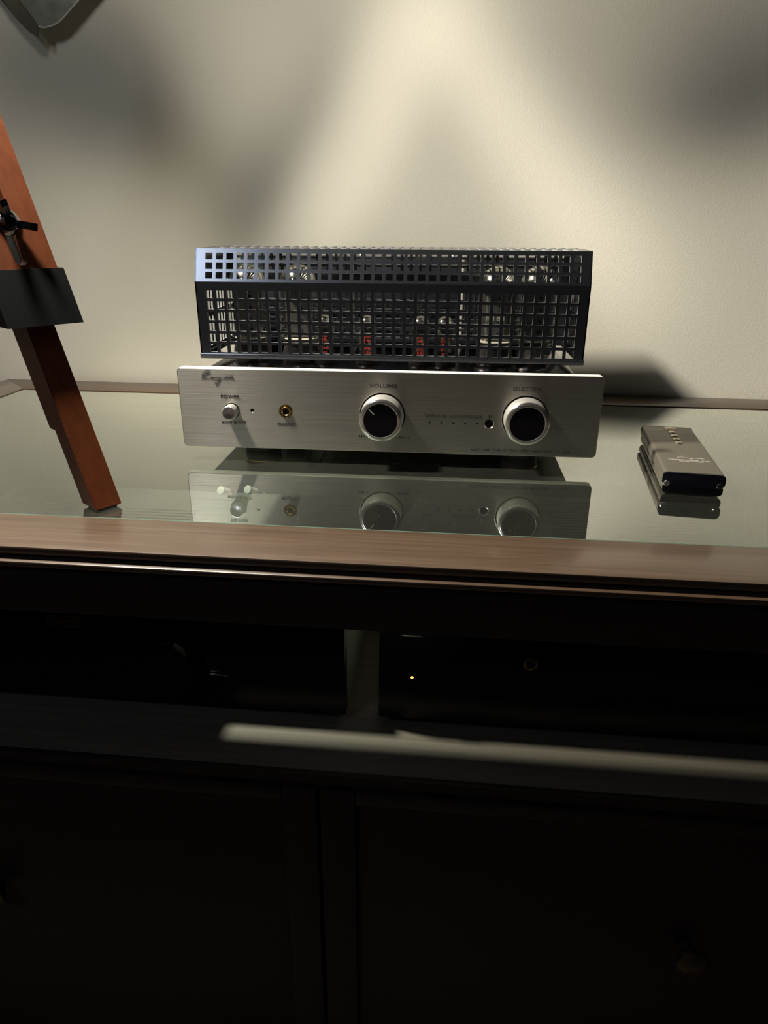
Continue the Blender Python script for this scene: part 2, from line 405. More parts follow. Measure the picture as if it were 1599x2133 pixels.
# pane of glass: tinted edge, reflecting top, clear underside
bm = bmesh.new()
gx0, gx1, gy0, gy1 = XL+.0015, XR-.0015, YF+.0012, YB-.0035
gz0, gz1 = -.0078, -.0002
def pane(x0, x1, y0, y1, z0, z1, b=.0012):
    lo = [(x0, y0, z0), (x1, y0, z0), (x1, y1, z0), (x0, y1, z0)]
    mid = [(x, y, z1-b) for x, y, _ in lo]
    top = [(x0+b, y0+b, z1), (x1-b, y0+b, z1), (x1-b, y1-b, z1), (x0+b, y1-b, z1)]
    V_ = [[bm.verts.new((x, y, z+G)) for x, y, z in L] for L in (lo, mid, top)]
    f = bm.faces.new(V_[2]); f.material_index = 0
    f = bm.faces.new(list(reversed(V_[0]))); f.material_index = 1
    for A, B in ((V_[0], V_[1]), (V_[1], V_[2])):
        for i in range(4):
            f = bm.faces.new((A[i], A[(i+1) % 4], B[(i+1) % 4], B[i])); f.material_index = 2
pane(gx0, gx1, gy0, gy1, gz0, gz1)
me = bpy.data.meshes.new('glass'); bm.to_mesh(me); bm.free()
for m_ in (table_glass, glass_under, glass_edge): me.materials.append(m_)
link('glass_top', me, None, cab, label='clear greenish glass pane let into the top')
# carcass
ZS = -.196                      # top of the open shelf
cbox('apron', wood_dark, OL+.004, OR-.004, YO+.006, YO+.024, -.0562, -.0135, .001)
cbox('light_block_strip', wood_dark, XL, -.168, -.186, -.150, -.072, -.058)  # unseen strip added to keep light off the shelf's left end
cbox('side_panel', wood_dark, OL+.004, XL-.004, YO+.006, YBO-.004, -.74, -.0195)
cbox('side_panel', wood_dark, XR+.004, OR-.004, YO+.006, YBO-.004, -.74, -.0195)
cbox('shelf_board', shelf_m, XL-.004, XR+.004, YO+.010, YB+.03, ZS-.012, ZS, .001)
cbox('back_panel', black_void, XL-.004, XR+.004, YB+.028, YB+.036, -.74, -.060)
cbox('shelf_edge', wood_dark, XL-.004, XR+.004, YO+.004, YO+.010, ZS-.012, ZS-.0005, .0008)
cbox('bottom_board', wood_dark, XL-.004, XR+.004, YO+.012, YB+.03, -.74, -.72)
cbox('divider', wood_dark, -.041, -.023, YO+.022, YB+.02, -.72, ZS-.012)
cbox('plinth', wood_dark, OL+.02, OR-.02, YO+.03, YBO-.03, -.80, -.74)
def cab_door(x0, x1, kx):
    z1, z0 = ZS-.0135, -.735
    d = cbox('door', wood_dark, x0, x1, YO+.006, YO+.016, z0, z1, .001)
    st = .030
    for a in ((x0, x0+st, z0, z1), (x1-st, x1, z0, z1), (x0+st, x1-st, z1-st*.45, z1), (x0+st, x1-st, z0, z0+st)):
        box('door_frame', wood_dark, a[0], a[1], YO, YO+.0062, a[2]+G, a[3]+G, .0012, parent=d)
    k = lathe('knob', dull_brass, [(.0, .022), (.008, .0215), (.0125, .018), (.0130, .014), (.009, .008), (.005, .004), (.005, -.001)],
              (kx, YO+.006, -.357+G), 'y', 32, d, label='round brass knob')
for a in ((OL+.006, -.0335, -.345), (-.0305, OR-.006, .290)): cab_door(*a)

# ------------------------------------------------------------------ hi-fi units in the open shelf
def component(name, x0, x1, y0, y1, z1, vents, label, holes):
    z0 = ZS
    e = empty(name, (0, 0, z0), PHI, label, 'audio component', None)
    zz = -z0
    b = .002
    # casing: sides, back, bottom; top is a pierced sheet
    bm = bmesh.new()
    add_box(bm, x0, x0+b, y0+.012, y1, z0+.010+zz, z1+zz); add_box(bm, x1-b, x1, y0+.012, y1, z0+.010+zz, z1+zz)
    add_box(bm, x0+b, x1-b, y1-b, y1, z0+.010+zz, z1+zz); add_box(bm, x0+b, x1-b, y0+.012, y1-b, z0+.010+zz, z0+.012+zz)
    link('casing', bm_mesh(bm), comp_m, e)
    # top cover with slots
    xs = sorted({x0, x1}.union(*[{v[0], v[1]} for v in vents]))
    ys = {y0+.012, y1}; slots = []
    for vx0, vx1, vy0, vy1, pitch, wd in vents:
        y = vy0
        while y+wd < vy1:
            ys |= {round(y, 5), round(y+wd, 5)}; slots.append((vx0, vx1, round(y, 5), round(y+wd, 5))); y += pitch
    ys = sorted(ys)
    def hole(i, j):
        cx, cy = (xs[i]+xs[i+1])/2, (ys[j]+ys[j+1])/2
        return any(a < cx < b_ and c < cy < d for a, b_, c, d in slots)
    link('top_cover', grid_mesh(xs, ys, hole, (0, 0, z1+zz), (1, 0, 0), (0, 1, 0), (0, 0, -1), .0012), comp_m, e)
    f = box('front_panel', comp_face, x0-.001, x1+.001, y0, y0+.012, z0+.010+zz, z1+.001+zz, .0012, parent=e)
    bm = bmesh.new(); add_box(bm, x0+.03, x1-.03, y0+.03, y1-.04, z0+.013+zz, z0+.035+zz)
    link('circuit_tray', bm_mesh(bm), matt_black, e)
    for fx in (x0+.04, x1-.04):
        for fy in (y0+.04, y1-.04): lathe('foot', rubber, [(0, 0), (.018, 0), (.018, .010), (0, .010)], (fx, fy, 0), 'z', 24, e)
    return e
CL = (-.505, -.0195, -.165, .155, -.0962)
left = component('receiver', *CL, [(-.495, -.375, .034, .150, .0087, .0034), (-.330, -.238, .040, .095, .0087, .0034), (-.100, -.040, .030, .052, .0125, .0034)],
    'black hi-fi unit under the glass at left with brass ringed knob and framed badge', None)
zb = -ZS
lathe('volume_knob', gloss_black, [(.0, .020), (.0235, .020), (.0245, .0185), (.0252, -.001)], (-.1745, -.165, -.1376+zb), 'y', 64, left)
lathe('knob_ring', brass, [(.0252, .001), (.0268, .0025), (.0272, .0), (.0255, -.001)], (-.1745, -.165, -.1376+zb), 'y', 64, left, label='thin brass ring around the big knob')
bd = box('badge', matt_black, -.2900, -.2585, -.1658, -.164, -.1095+zb, -.0985+zb, .0002, parent=left, label='small rectangular badge with a thin outline')
bm = bmesh.new()
for a in ((-.2900, -.2585, -.0990, -.0985), (-.2900, -.2585, -.1095, -.1090), (-.2900, -.2895, -.1095, -.0985), (-.2590, -.2585, -.1095, -.0985)):
    add_box(bm, a[0], a[1], -.1661, -.1657, a[2]+zb, a[3]+zb)
link('outline', bm_mesh(bm), brass, bd)
link('lettering', text_mesh('HIGH FI', .0062, 1.0), brass, bd, loc=(-.2742, -.1660, -.1040+zb), rot=FACE_FRONT)
box('slide_switch', chrome, -.145, -.1244, -.1690, -.164, -.1497+zb, -.1486+zb, .0003, parent=left)
CR = (.0125, .460, -.165, .185, -.0962)
right = component('power_amplifier', *CR, [(.185, .360, .018, .172, .0087, .0036)],
    'black hi-fi unit under the glass at right with an amber light and headphone ring', None)
lathe('power_light', amber, [(0, .0009), (.0010, .0006), (.0013, -.0005)], (.0411, -.165, -.1408+zb), 'y', 16, right, label='glowing amber pilot light')
lathe('jack_ring', brass, [(.0038, .001), (.0045, .0022), (.0060, .0018), (.0062, -.0005), (.0038, -.0005)], (.1420, -.165, -.1189+zb), 'y', 40, right, closed=True)
lathe('jack_hole', matt_black, [(0, .0006), (.0040, .0006), (.0040, -.0004)], (.1420, -.165, -.1189+zb), 'y', 24, right)
box('trim_strip', chrome, .0320, .0492, -.1665, -.164, -.0985+zb, -.0978+zb, .0001, parent=right)
# plugs standing behind the left unit
plug_spots = [(-.212, .182, 'white cable plug under the amplifier, nearest its left foot'), (-.178, .188, 'white cable plug under the amplifier, right of its twin')]
for i, (px, py, lb) in enumerate(plug_spots):
    e = empty('cable_plug', (px, py, -.112), 0, lb, 'plug', 'cable plugs behind the left unit')
    o = lathe('sleeve', white_pl, [(0, 0), (.0035, 0), (.0052, .004), (.0060, .022), (.0055, .040), (0, .042)], (0, 0, 0), 'z', 24, e)
    o.rotation_euler = (math.radians(58), 0, math.radians(-25))
    o2 = lathe('tip', gold, [(0, -.012), (.0016, -.011), (.0016, 0), (0, 0)], (0, 0, 0), 'z', 16, e)
    o2.rotation_euler = (math.radians(58), 0, math.radians(-25))
    bmc = bmesh.new(); tube_bm(bmc, smooth_pts([Vector((.0, -.030, .022)), Vector((.01, -.02, .0)), Vector((.02, .02, -.05)), Vector((.0, .06, -.074))]), .002, 8)
    link('cord', bm_mesh(bmc), matt_black, e)

# ------------------------------------------------------------------ the valve amplifier
amp = empty('tube_amplifier', (0, 0, 0), 0, 'silver faced valve amplifier with a black perforated cage, standing on the glass', 'amplifier')
H0, HP, TP = .01414, .08149, .0098
ZT = H0+HP
# front panel
bm = bmesh.new()
pl = [(x, 0, z+H0+HP/2) for x, z in rrect(.42, HP, .0045)]
prism_bm(bm, pl, (0, 0, 0), (0, TP, 0))
bmesh.ops.recalc_face_normals(bm, faces=bm.faces)
fe = [e for e in bm.edges if abs(e.verts[0].co.y) < 1e-6 and abs(e.verts[1].co.y) < 1e-6]
bmesh.ops.bevel(bm, geom=fe, offset=.0009, segments=2, affect='EDGES', profile=.5)
panel = link('front_panel', bm_mesh(bm), alu, amp, label='brushed silver front panel')
POW, JACK, VOL, SEL, IR = (-.1569, .0527), (-.1010, .0537), (-.0033, .0518), (.1380, .0522), (.1027, .0464)
cut = []
for (cx, cz), r, dp in ((POW, .0079, .004), (JACK, .0064, .006), (VOL, .0228, .004), (SEL, .0228, .004), (IR, .0042, .004), ((-.1355, .0538), .0011, .003)):
    b2 = bmesh.new(); lathe_bm(b2, [(0, .004), (r+.0009, .004), (r+.0009, .00001), (r, -.0008), (r, -dp), (0, -dp)], (0, 0, 0), 'y', 64)
    cut.append(link('c', bm_mesh(b2), None, None, loc=(cx, 0, cz)))
apply_bool(panel, cut)
uvl = panel.data.uv_layers.new(name='flat') if not panel.data.uv_layers else panel.data.uv_layers[0]
for lp in panel.data.loops:
    co = panel.data.vertices[lp.vertex_index].co; uvl.data[lp.index].uv = (co.x, co.z+co.y)
panel.data.materials.append(alu_lit)
for p in panel.data.polygons:
    p.use_smooth = False
    if p.center.y > .0002 and (p.center.z > ZT-.001 or p.center.z < H0+.001): p.material_index = 1
def well(c, r, dp, m=matt_black, name='well'):
    lathe(name, m, [(0, -dp+.0002), (r-.0001, -dp+.0002), (r-.0001, -.0012)], (c[0], 0, c[1]), 'y', 48, amp)
for c, r, dp in ((POW, .0079, .004), (VOL, .0228, .004), (SEL, .0228, .004), (IR, .0042, .004), ((-.1355, .0538), .0011, .003)): well(c, r, dp, name='recess')
lathe('sensor_window', gloss_black, [(0, -.0010), (.0040, -.0010), (.0040, -.0020)], (IR[0], 0, IR[1]), 'y', 32, amp)
lathe('standby_light', gloss_black, [(0, -.0002), (.00105, -.0002), (.00105, -.002)], (-.1355, 0, .0538), 'y', 16, amp)
def knob(c, lbl, marker=None):
    k = lathe('knob', alu_knob, [(.0, .0195), (.0166, .0195), (.0166, .0200), (.0170, .0203), (.0203, .0196), (.0210, .0188), (.0216, -.003), (0, -.003)],
              (c[0], 0, c[1]), 'y', 96, amp, label=lbl)
    lathe('chamfer', knob_chamfer, [(.0167, .0204), (.0171, .02055), (.0204, .0198), (.0211, .0190), (.0209, .0186)], (0, 0, 0), 'y', 96, k)
    lathe('disc', gloss_black, [(0, .0201), (.0165, .0201), (.0167, .0198)], (0, 0, 0), 'y', 64, k, label='gloss black knob face')
    if marker is not None:
        a = math.radians(marker); d = Vector((math.cos(a), 0, math.sin(a)))
        bm = bmesh.new(); n = Vector((-d.z, 0, d.x))*.00035
        vs = [bm.verts.new(v) for v in (d*.0090+n, d*.0090-n, d*.0160-n, d*.0160+n)]
        f = bm.faces.new(vs); r = bmesh.ops.extrude_face_region(bm, geom=[f])
        bmesh.ops.translate(bm, vec=(0, -.0003, 0), verts=[v for v in r['geom'] if isinstance(v, bmesh.types.BMVert)])
        link('pointer', bm_mesh(bm), pen, k, loc=(0, -.0201, 0))
knob(VOL, 'large volume knob with a pointer line', 136)
knob(SEL, 'large selector knob with a plain black face')
pb = lathe('power_button', alu_knob, [(.0066, .0100), (.0072, .0095), (.0073, -.003), (0, -.003)], (POW[0], 0, POW[1]), 'y', 48, amp, label='small round power button')
lathe('button_face', spun, [(0, .0092), (.003, .0094), (.0060, .0100), (.0066, .0100)], (0, 0, 0), 'y', 48, pb)
jk = lathe('headphone_jack', gold, [(.0031, -.0045), (.0031, .0004), (.0038, .0012), (.0044, .0012), (.0050, .0002), (.0052, -.0012), (.0062, -.0020), (.0063, -.005)],
      (JACK[0], 0, JACK[1]), 'y', 48, amp, label='gold ringed headphone socket')
lathe('socket_hole', matt_black, [(0, -.0040), (.0031, -.0040)], (0, 0, 0), 'y', 24, jk)
# printed words
T = -.00008
lettering('VOLUME', .0052, (-.0025, T, .0818), amp, ink, 1.35)
lettering('SELECTOR', .0050, (.1375, T, .0817), amp, ink, 1.18)
lettering('POWER', .0045, (-.1573, T, .0675), amp, ink, 1.25)
lettering('PHONES', .0040, (-.1007, T, .0403), amp, ink, 1.25)
lettering('ON', .0040, (-.1612, T, .0409), amp, ink, 1.25)
lettering('OFF', .0040, (-.1468, T, .0409), amp, ink, 1.25)
lettering('MIN', .0042, (-.0225, T, .0300), amp, ink, 1.3)
lettering('MAX', .0042, (.0187, T, .0300), amp, ink, 1.3)
lettering('VACUUM TUBE INTEGRATED AMPLIFIER CS-100A', .0040, (.1352, T, .0194), amp, ink, 1.13)
for s, x in (('TAPE', .0441), ('AUX', .0560), ('CD', .0677), ('PHONO', .0797), ('USB', .0915)):
    lettering(s, .0040, (x, T, .0532), amp, ink, 1.0 if s == 'PHONO' else 1.2)
def mark(x0, x1, z0, z1, name='printed_mark'): box(name, ink, x0, x1, -.00012, .0001, z0, z1, parent=amp)
mark(-.1680, -.1655, .0400, .0415); mark(-.1552, -.1527, .0396, .0418)
mark(.1017, .1055, .0526, .0557)
lathe('printed_mark', ink, [(0, .00012), (.0006, .00012), (.0006, -.0001)], (.0108, 0, .0297), 'y', 12, amp)
for i in range(5):
    lathe('source_light', gloss_black, [(0, .0002), (.0009, .0001), (.0009, -.0001)], (.0441+.0117*i, 0, .0462), 'y', 16, amp)
link('lettering', script_mesh(.0000610, .00034), ink, amp, loc=(-.1688, -.00018, .0868), rot=FACE_FRONT, label='handwritten maker name in black')
# chassis
bm = bmesh.new(); add_box(bm, -.188, .188, TP, .270, .0175, .0890, .0015)
link('chassis', bm_mesh(bm), chassis_m, amp)
box('top_plate', plate_m, -.1875, .1875, TP, .268, .0890, .0905, .0003, parent=amp)
for fx in (-.140, .140):
    for fy in (.052, .235):
        ft = lathe('foot', matt_black, [(0, 0), (.0185, 0), (.0195, .002), (.0195, .0140), (.017, .0176), (0, .0176)], (fx, fy, 0), 'z', 40, amp)
        lathe('ring', gold, [(.0196, .0104), (.0199, .0107), (.0199, .0119), (.0196, .0122)], (0, 0, 0), 'z', 40, ft)
bm = bmesh.new()
for k in range(14): add_box(bm, -.10+k*.015, -.094+k*.015, .06, .20, .0165, .0176)
link('underside_vents', bm_mesh(bm), chassis_m, amp)
# transformer covers
for x0, x1 in ((-.186, -.0570), (-.0520, .0705), (.0760, .186)):
    t = box('transformer_cover', cage_m, x0, x1, .170, .265, .0905, .196, .003, parent=amp, seg=3)
    for sx in (x0+.008, x1-.008):
        for sy in (.178, .257): lathe('screw', spun, [(0, .0012), (.002, .001), (.0025, 0)], (sx, sy, .196), 'z', 12, t)
# cage
CW, CY, DS, D, ZB, ZF, ZC = .386, .0284, .0106, .1052, .1006, .1758, .2065
cage = empty('cage_stub')
bpy.data.objects.remove(cage)
# rim
bm = bmesh.new()
cyb = CY+DS*2+D
add_box(bm, -CW/2-.0006, CW/2+.0006, CY-.0012, CY+.004, ZB, ZB+.0052, .0008)
add_box(bm, -CW/2-.0006, CW/2+.0006, cyb-.004, cyb+.0006, ZB, ZB+.0052, .0008)
for sx in (-1, 1): add_box(bm, min(sx*(CW/2+.0006), sx*(CW/2-.004)), max(sx*(CW/2+.0006), sx*(CW/2-.004)), CY+.004, cyb-.004, ZB, ZB+.0052, .0006)
cage = link('cage', bm_mesh(bm), cage_m, amp, label='black perforated tube cage')
P = .01053; HW = .0072; X0 = -.1826
cols = [X0+P*i for i in range(35)]
us = breaks(-CW/2, CW/2, cols, HW)
rows = [.0065+.01058*i for i in range(6)]
vs = breaks(0, ZF-ZB, rows, .0076)
hole = lambda i, j: i % 2 == 1 and j % 2 == 1
link('front_grille', grid_mesh(us, vs, hole, (0, CY, ZB), (1, 0, 0), (0, 0, 1), (0, 1, 0), .0013), cage_m, cage)
link('rear_grille', grid_mesh(us, vs, hole, (0, cyb, ZB), (1, 0, 0), (0, 0, 1), (0, -1, 0), .0013), cage_m, cage)
SL = math.hypot(DS, ZC-ZF)
ev = Vector((0, DS, ZC-ZF))/SL; en = Vector((0, ev.z, -ev.y))
vs2 = breaks(0, SL, [.0030, .0123, .0216], .0066)
link('sloped_grille', grid_mesh(us, vs2, hole, (0, CY, ZF), (1, 0, 0), ev, en, .0013), cage_m, cage)
ev2 = Vector((0, -ev.y, ev.z)); en2 = Vector((0, -en.y, en.z))
link('sloped_grille', grid_mesh(us, vs2, hole, (0, cyb, ZF), (1, 0, 0), ev2, en2, .0013), cage_m, cage)
vs3 = breaks(0, D, [.007, .0565], .0418)
link('top_grille', grid_mesh(us, vs3, hole, (0, CY+DS, ZC), (1, 0, 0), (0, 1, 0), (0, 0, -1), .0013), cage_m, cage)
ys = breaks(0, D+2*DS, [.010+.0105*i for i in range(11)], .0058)
zs = [0, .008, .038, .043, .072, ZF-ZB]
for sx in (-1, 1):
    link('side_grille', grid_mesh(ys, zs, lambda i, j: i % 2 == 1 and j in (1, 3), (sx*CW/2, CY, ZB), (0, 1, 0), (0, 0, 1), (-sx, 0, 0), .0013), cage_m, cage)
    prism('side_gusset', cage_m, [(0, CY, ZF), (0, CY+DS, ZC), (0, cyb-DS, ZC), (0, cyb, ZF)], (sx*CW/2, 0, 0), (sx*(CW/2-.0013), 0, 0), cage)
for g_ in cage.children:
    if g_.name.split('.')[0].endswith('grille') and len(g_.data.materials) < 2: g_.data.materials.append(cut_m)
# valves
def big_tube(x, y, z=.0905, full=True):
    b = lathe('power_tube', bakelite, [(0, 0), (.0185, 0), (.0185, .013), (.0172, .016), (.0172, .019), (0, .019)], (x, y, z), 'z', 32, amp)
    lathe('metal_band', spun, [(.0187, .001), (.0190, .002), (.0190, .010), (.0187, .011)], (0, 0, 0), 'z', 32, b)
    lathe('glass_envelope', bulb_glass, [(.0166, .018), (.0195, .024), (.0205, .030), (.0205, .078), (.0195, .086), (.0150, .094), (.008, .0985), (0, .1000)], (0, 0, 0), 'z', 32, b)
    bm = bmesh.new(); add_box(bm, -.0105, .0105, -.0055, .0055, .026, .076, .0015)
    add_box(bm, -.0145, -.0105, -.0012, .0012, .026, .076); add_box(bm, .0105, .0145, -.0012, .0012, .026, .076)
    link('anode', bm_mesh(bm), anode_m, b)
    bm = bmesh.new()
    for k in range(4): lathe_bm(bm, [(0, .0062), (.0017, .0062), (.0017, .0050)], (.003, 0, .033+k*.0115), 'y', 12)
    link('anode_holes', bm_mesh(bm), matt_black, b)
    bm = bmesh.new(); lathe_bm(bm, [(0, .0770), (.0180, .0770), (.0180, .0776), (0, .0776)], (0, 0, 0), 'z', 24)
    link('mica_disc', bm_mesh(bm), mica, b)
    bm = bmesh.new(); lathe_bm(bm, [(0, .0240), (.0170, .0240), (.0170, .0246), (0, .0246)], (0, 0, 0), 'z', 24)
    link('mica_disc', bm_mesh(bm), mica, b)
    lathe('getter', getter_m, [(.0195, .0835), (.0190, .0862), (.0146, .0936), (.0078, .0980), (0, .0994)], (0, 0, 0), 'z', 32, b)
    bm = bmesh.new()
    for sx in (-1, 1): tube_bm(bm, [(sx*.012, 0, .016), (sx*.012, 0, .080)], .0007, 6)
    link('support_rod', bm_mesh(bm), copper, b)
    if full: link('lettering', text_mesh('KT88', .0085, 1.0), pen, b, loc=(-.002, -.0207, .0505), rot=FACE_FRONT)
    return b
for i, (x, y) in enumerate([(-.1545, .082), (-.1000, .082), (.1085, .082), (.1520, .096)]): big_tube(x, y, full=(i == 2))
def small_tube(x, y, v):
    b = lathe('driver_tube', bakelite, [(0, 0), (.0125, 0), (.0125, .006), (.011, .008), (0, .008)], (x, y, .0905), 'z', 24, amp)
    lathe('glass_envelope', bulb_glass, [(.0100, .007), (.0106, .012), (.0106, .040), (.0095, .0455), (.006, .049), (.002, .0505), (.0015, .054), (0, .056)], (0, 0, 0), 'z', 24, b)
    bm = bmesh.new(); add_box(bm, -.0075, -.0010, -.0035, .0035, .013, .036, .001); add_box(bm, .0010, .0075, -.0035, .0035, .013, .036, .001)
    link('anode', bm_mesh(bm), anode_m, b)
    lathe('getter', getter_m, [(.0102, .040), (.0092, .0452), (.0058, .0486), (.0019, .050)], (0, 0, 0), 'z', 24, b)
    bm = bmesh.new()
    r = random.Random(v)
    for k in range(5):
        z = .0115+k*.0042
        x0 = -.0040+r.uniform(0, .0015); 
        while x0 < .0040:
            wdt = r.uniform(.0008, .0026)
            add_box(bm, x0, min(x0+wdt, .0048), -.01085-0*x0, -.0104, z, z+r.uniform(.0016, .0034)); x0 += wdt+r.uniform(.0005, .0012)
    link('printed_band', bm_mesh(bm), red, b, label='red print on the glass')
for i, x in enumerate((-.0715, -.0262, .0305, .0560)): small_tube(x+.0, .075, i+3)

# ------------------------------------------------------------------ the remote control
rem = empty('remote_control', (.2967, .0222, 0), math.radians(-7.1), 'slim taupe metal remote control with five oval buttons lying on the glass', 'remote control')
def remote_profile(w=.054, h=.0210, r=.0042):
    hw = w/2; p = []
    def arc(cx, cz, r_, a0, a1, n=5):
        for k in range(n+1):
            a = math.radians(a0+(a1-a0)*k/n); p.append((cx+r_*math.cos(a), 0, cz+r_*math.sin(a)))
    arc(hw-r, h-r, r, 90, 0)
    arc(hw-.0012, .0118, .0012, 0, -90, 2); p.append((hw-.003, 0, .0104)); p.append((hw-.003, 0, .0090)); arc(hw-.0022, .0076, .0012, 90, 0, 2)
    arc(hw-.001-.0035, .0012+.0035, .0035, 0, -90, 4)
    q = [(-x, y, z) for x, y, z in reversed(p)]
    return p+q
prof = remote_profile()
prism('body', remote_m, prof, (0, -.0805, 0), (0, .0805, 0), rem)
pc = [(x*1.004, y, .011+(z-.011)*1.01) for x, y, z in prof]
ec = prism('end_cap', gloss_black, pc, (0, -.0835, 0), (0, -.0807, 0), rem, bev=.0004, label='gloss black end cap')
prism('end_cap', gloss_black, pc, (0, .0807, 0), (0, .0835, 0), rem, bev=.0004)
for sx, sm in ((-1, spun), (1, nut_m)):
    s = lathe('screw', sm, [(0, .0004), (.0010, .0007), (.0024, .0006), (.0030, .0), (.0030, -.0004)], (sx*.0228, -.0835, .0105), 'y', 20, ec)
for i, (by, rx, ry) in enumerate(((.0745, .0068, .0052), (.0595, .0037, .0042), (.0455, .0037, .0042), (.0320, .0037, .0042), (.0180, .0037, .0042))):
    bm = bmesh.new(); lathe_bm(bm, [(1, -.0002), (1, .0006), (.85, .0011), (.5, .0014), (0, .0015)], (0, 0, 0), 'z', 32)
    me = bm_mesh(bm); me.transform(Matrix.Diagonal((rx, ry, 1, 1)))
    link('button', me, remote_btn, rem, loc=(.0018, by, .021), smooth=True, label='large oval champagne button' if i == 0 else None)
link('lettering', script_mesh(.000046, .00022), pen, rem, loc=(.0045, -.0345, .0211), label='handwritten maker name in white')
link('lettering', text_mesh('INTEGRATED AMPLIFIER  CS-100A', .0027, .95), pen, rem, loc=(.0022, -.0425, .0211))
link('lettering', text_mesh('REMOTE CONTROL', .0024, 1.0), pen, rem, loc=(.0030, -.0462, .0211))

# ------------------------------------------------------------------ the wooden tripod lamp
tri = empty('tripod_lamp', (-.4262, -.02, 0), 0, 'orange brown wooden tripod lamp standing at the left end of the glass top', 'lamp')
TO = Vector((-.4262, -.02, 0))
def leg(Fp, d, al, vis=True):
    a = math.radians(al); e1 = Vector((math.cos(a), math.sin(a), 0)); e2 = Vector((-math.sin(a), math.cos(a), 0))
    Fp = Vector(Fp); d = Vector(d)
    def at(z, u, v): return Fp+d*z+e1*u+e2*v-TO
    def sheared(name, m, u0, u1, v0, v1, z0, z1, parent, bev=.0008):
        bm = bmesh.new()
        c = [(u0, v0), (u1, v0), (u1, v1), (u0, v1)]
        A = [bm.verts.new(at(z0, *q)) for q in c]; B = [bm.verts.new(at(z1, *q)) for q in c]
        bm.faces.new(A); bm.faces.new(list(reversed(B)))
        for i in range(4): bm.faces.new((A[i], B[i], B[(i+1) % 4], A[(i+1) % 4]))
        if bev: bmesh.ops.bevel(bm, geom=list(bm.edges), offset=bev, segments=2, affect='EDGES')
        return link(name, bm_mesh(bm), m, parent, smooth=True)
    W_, T_ = .0235, .0250
    L = sheared('leg', leg_m, 0, W_, 0, T_, .0022, .188, tri)
    sheared('batten', leg_m, .001, W_-.001, T_+.0001, T_+.0125, .062, .188, L, .0005)
    sheared('foot_pad', rubber, .003, W_-.003, .004, T_-.002, .0000, .0024, L, .0003)
    # upper half: board with a long slot
    u0, u1, v0, v1 = -.0160, .0395, -.0105, -.0004
    cu = (u0+u1)/2; sw = .0050; ze = .2010
    bm = bmesh.new()
    outl = [(u0, .170), (u1, .170), (u1, .53), (u0, .53)]
    slot = [(cu-sw, .50)]+[(cu-sw*math.cos(t), ze-sw*math.sin(t)*1.0) for t in [PI*k/8 for k in range(9)]]+[(cu+sw, .50)]
    # left and right halves around the slot
    n = len(slot); mid = n//2
    Lh = [(u0, .170), (cu, .170)]+[slot[k] for k in range(mid, -1, -1)]+[(cu, .50), (cu, .53), (u0, .53)]
    Rh = [(cu, .170), (u1, .170), (u1, .53), (cu, .53), (cu, .50)]+[slot[k] for k in range(n-1, mid-1, -1)]
    for poly in (Lh, Rh):
        A = [bm.verts.new(at(z, u, v0)) for u, z in poly]; B = [bm.verts.new(at(z, u, v1)) for u, z in poly]
        bm.faces.new(A); bm.faces.new(list(reversed(B)))
        for i in range(len(poly)):
            j = (i+1) % len(poly)
            if abs(poly[i][0]-cu) < 1e-6 and abs(poly[j][0]-cu) < 1e-6: continue
            bm.faces.new((A[i], B[i], B[j], A[j]))
    bmesh.ops.remove_doubles(bm, verts=bm.verts, dist=1e-6)
    up = link('slotted_board', bm_mesh(bm), leg_m, L)
    sheared('inner_board', leg_m, u0, u1, .0380, .046, .172, .53, L, .0006)
    sheared('slot_shade', clamp_m, cu-.012, cu+.012, .0050, .0065, .196, .50, up, 0)  # added black plate standing in for the shade inside the slot
    # clamp sleeve: a square tube
    bm = bmesh.new()
    o0, o1, q0, q1, th = u0-.0035, u1+.0035, v0-.0035, .0495, .0022
    out_ = [(o0, q0), (o1, q0), (o1, q1), (o0, q1)]; in_ = [(o0+th, q0+th), (o1-th, q0+th), (o1-th, q1-th), (o0+th, q1-th)]
    z0, z1 = .1500, .1935
    R_ = [[bm.verts.new(at(z, *q)) for q in ring] for z in (z0, z1) for ring in (out_, in_)]
    for i in range(4):
        j = (i+1) % 4
        bm.faces.new((R_[0][i], R_[0][j], R_[2][j], R_[2][i])); bm.faces.new((R_[1][i], R_[3][i], R_[3][j], R_[1][j]))
        bm.faces.new((R_[0][i], R_[1][i], R_[1][j], R_[0][j])); bm.faces.new((R_[2][i], R_[2][j], R_[3][j], R_[3][i]))
    link('clamp_sleeve', bm_mesh(bm), clamp_m, tri, label='black sleeve around the leg')
    # wing nut
    wc = at(.2290, cu, v0); nrm = -e2
    Rm = Matrix((e1, Vector((0, 0, 1)), nrm)).transposed().to_4x4(); Rm.translation = wc
    wn = lathe('washer', chrome, [(0, .0022), (.0085, .0022), (.0105, .0010), (.0108, 0)], (0, 0, 0), 'z', 32, tri)
    wn.matrix_local = Rm
    lathe('bolt', clamp_m, [(0, .013), (.0030, .0125), (.0032, 0)], (0, 0, 0), 'z', 20, wn)
    bm = bmesh.new(); lathe_bm(bm, [(.0032, .010), (.0050, .0095), (.0068, .003), (.0068, .0022)], (0, 0, 0), 'z', 20)
    for ang in (112, -12):
        a_ = math.radians(ang); dd = Vector((math.cos(a_), math.sin(a_), 0)); pp = Vector((-dd.y, dd.x, 0))
        pr_ = [dd*.004+Vector((0, 0, .003)), dd*.010+Vector((0, 0, .005)), dd*.0175+Vector((0, 0, .011)), dd*.0180+Vector((0, 0, .0165)), dd*.0130+Vector((0, 0, .0160)), dd*.0050+Vector((0, 0, .0095))]
        prism_bm(bm, pr_, pp*-.0029, pp*.0029)
    link('wing_nut', bm_mesh(bm), nut_m, wn, label='black wing nut')
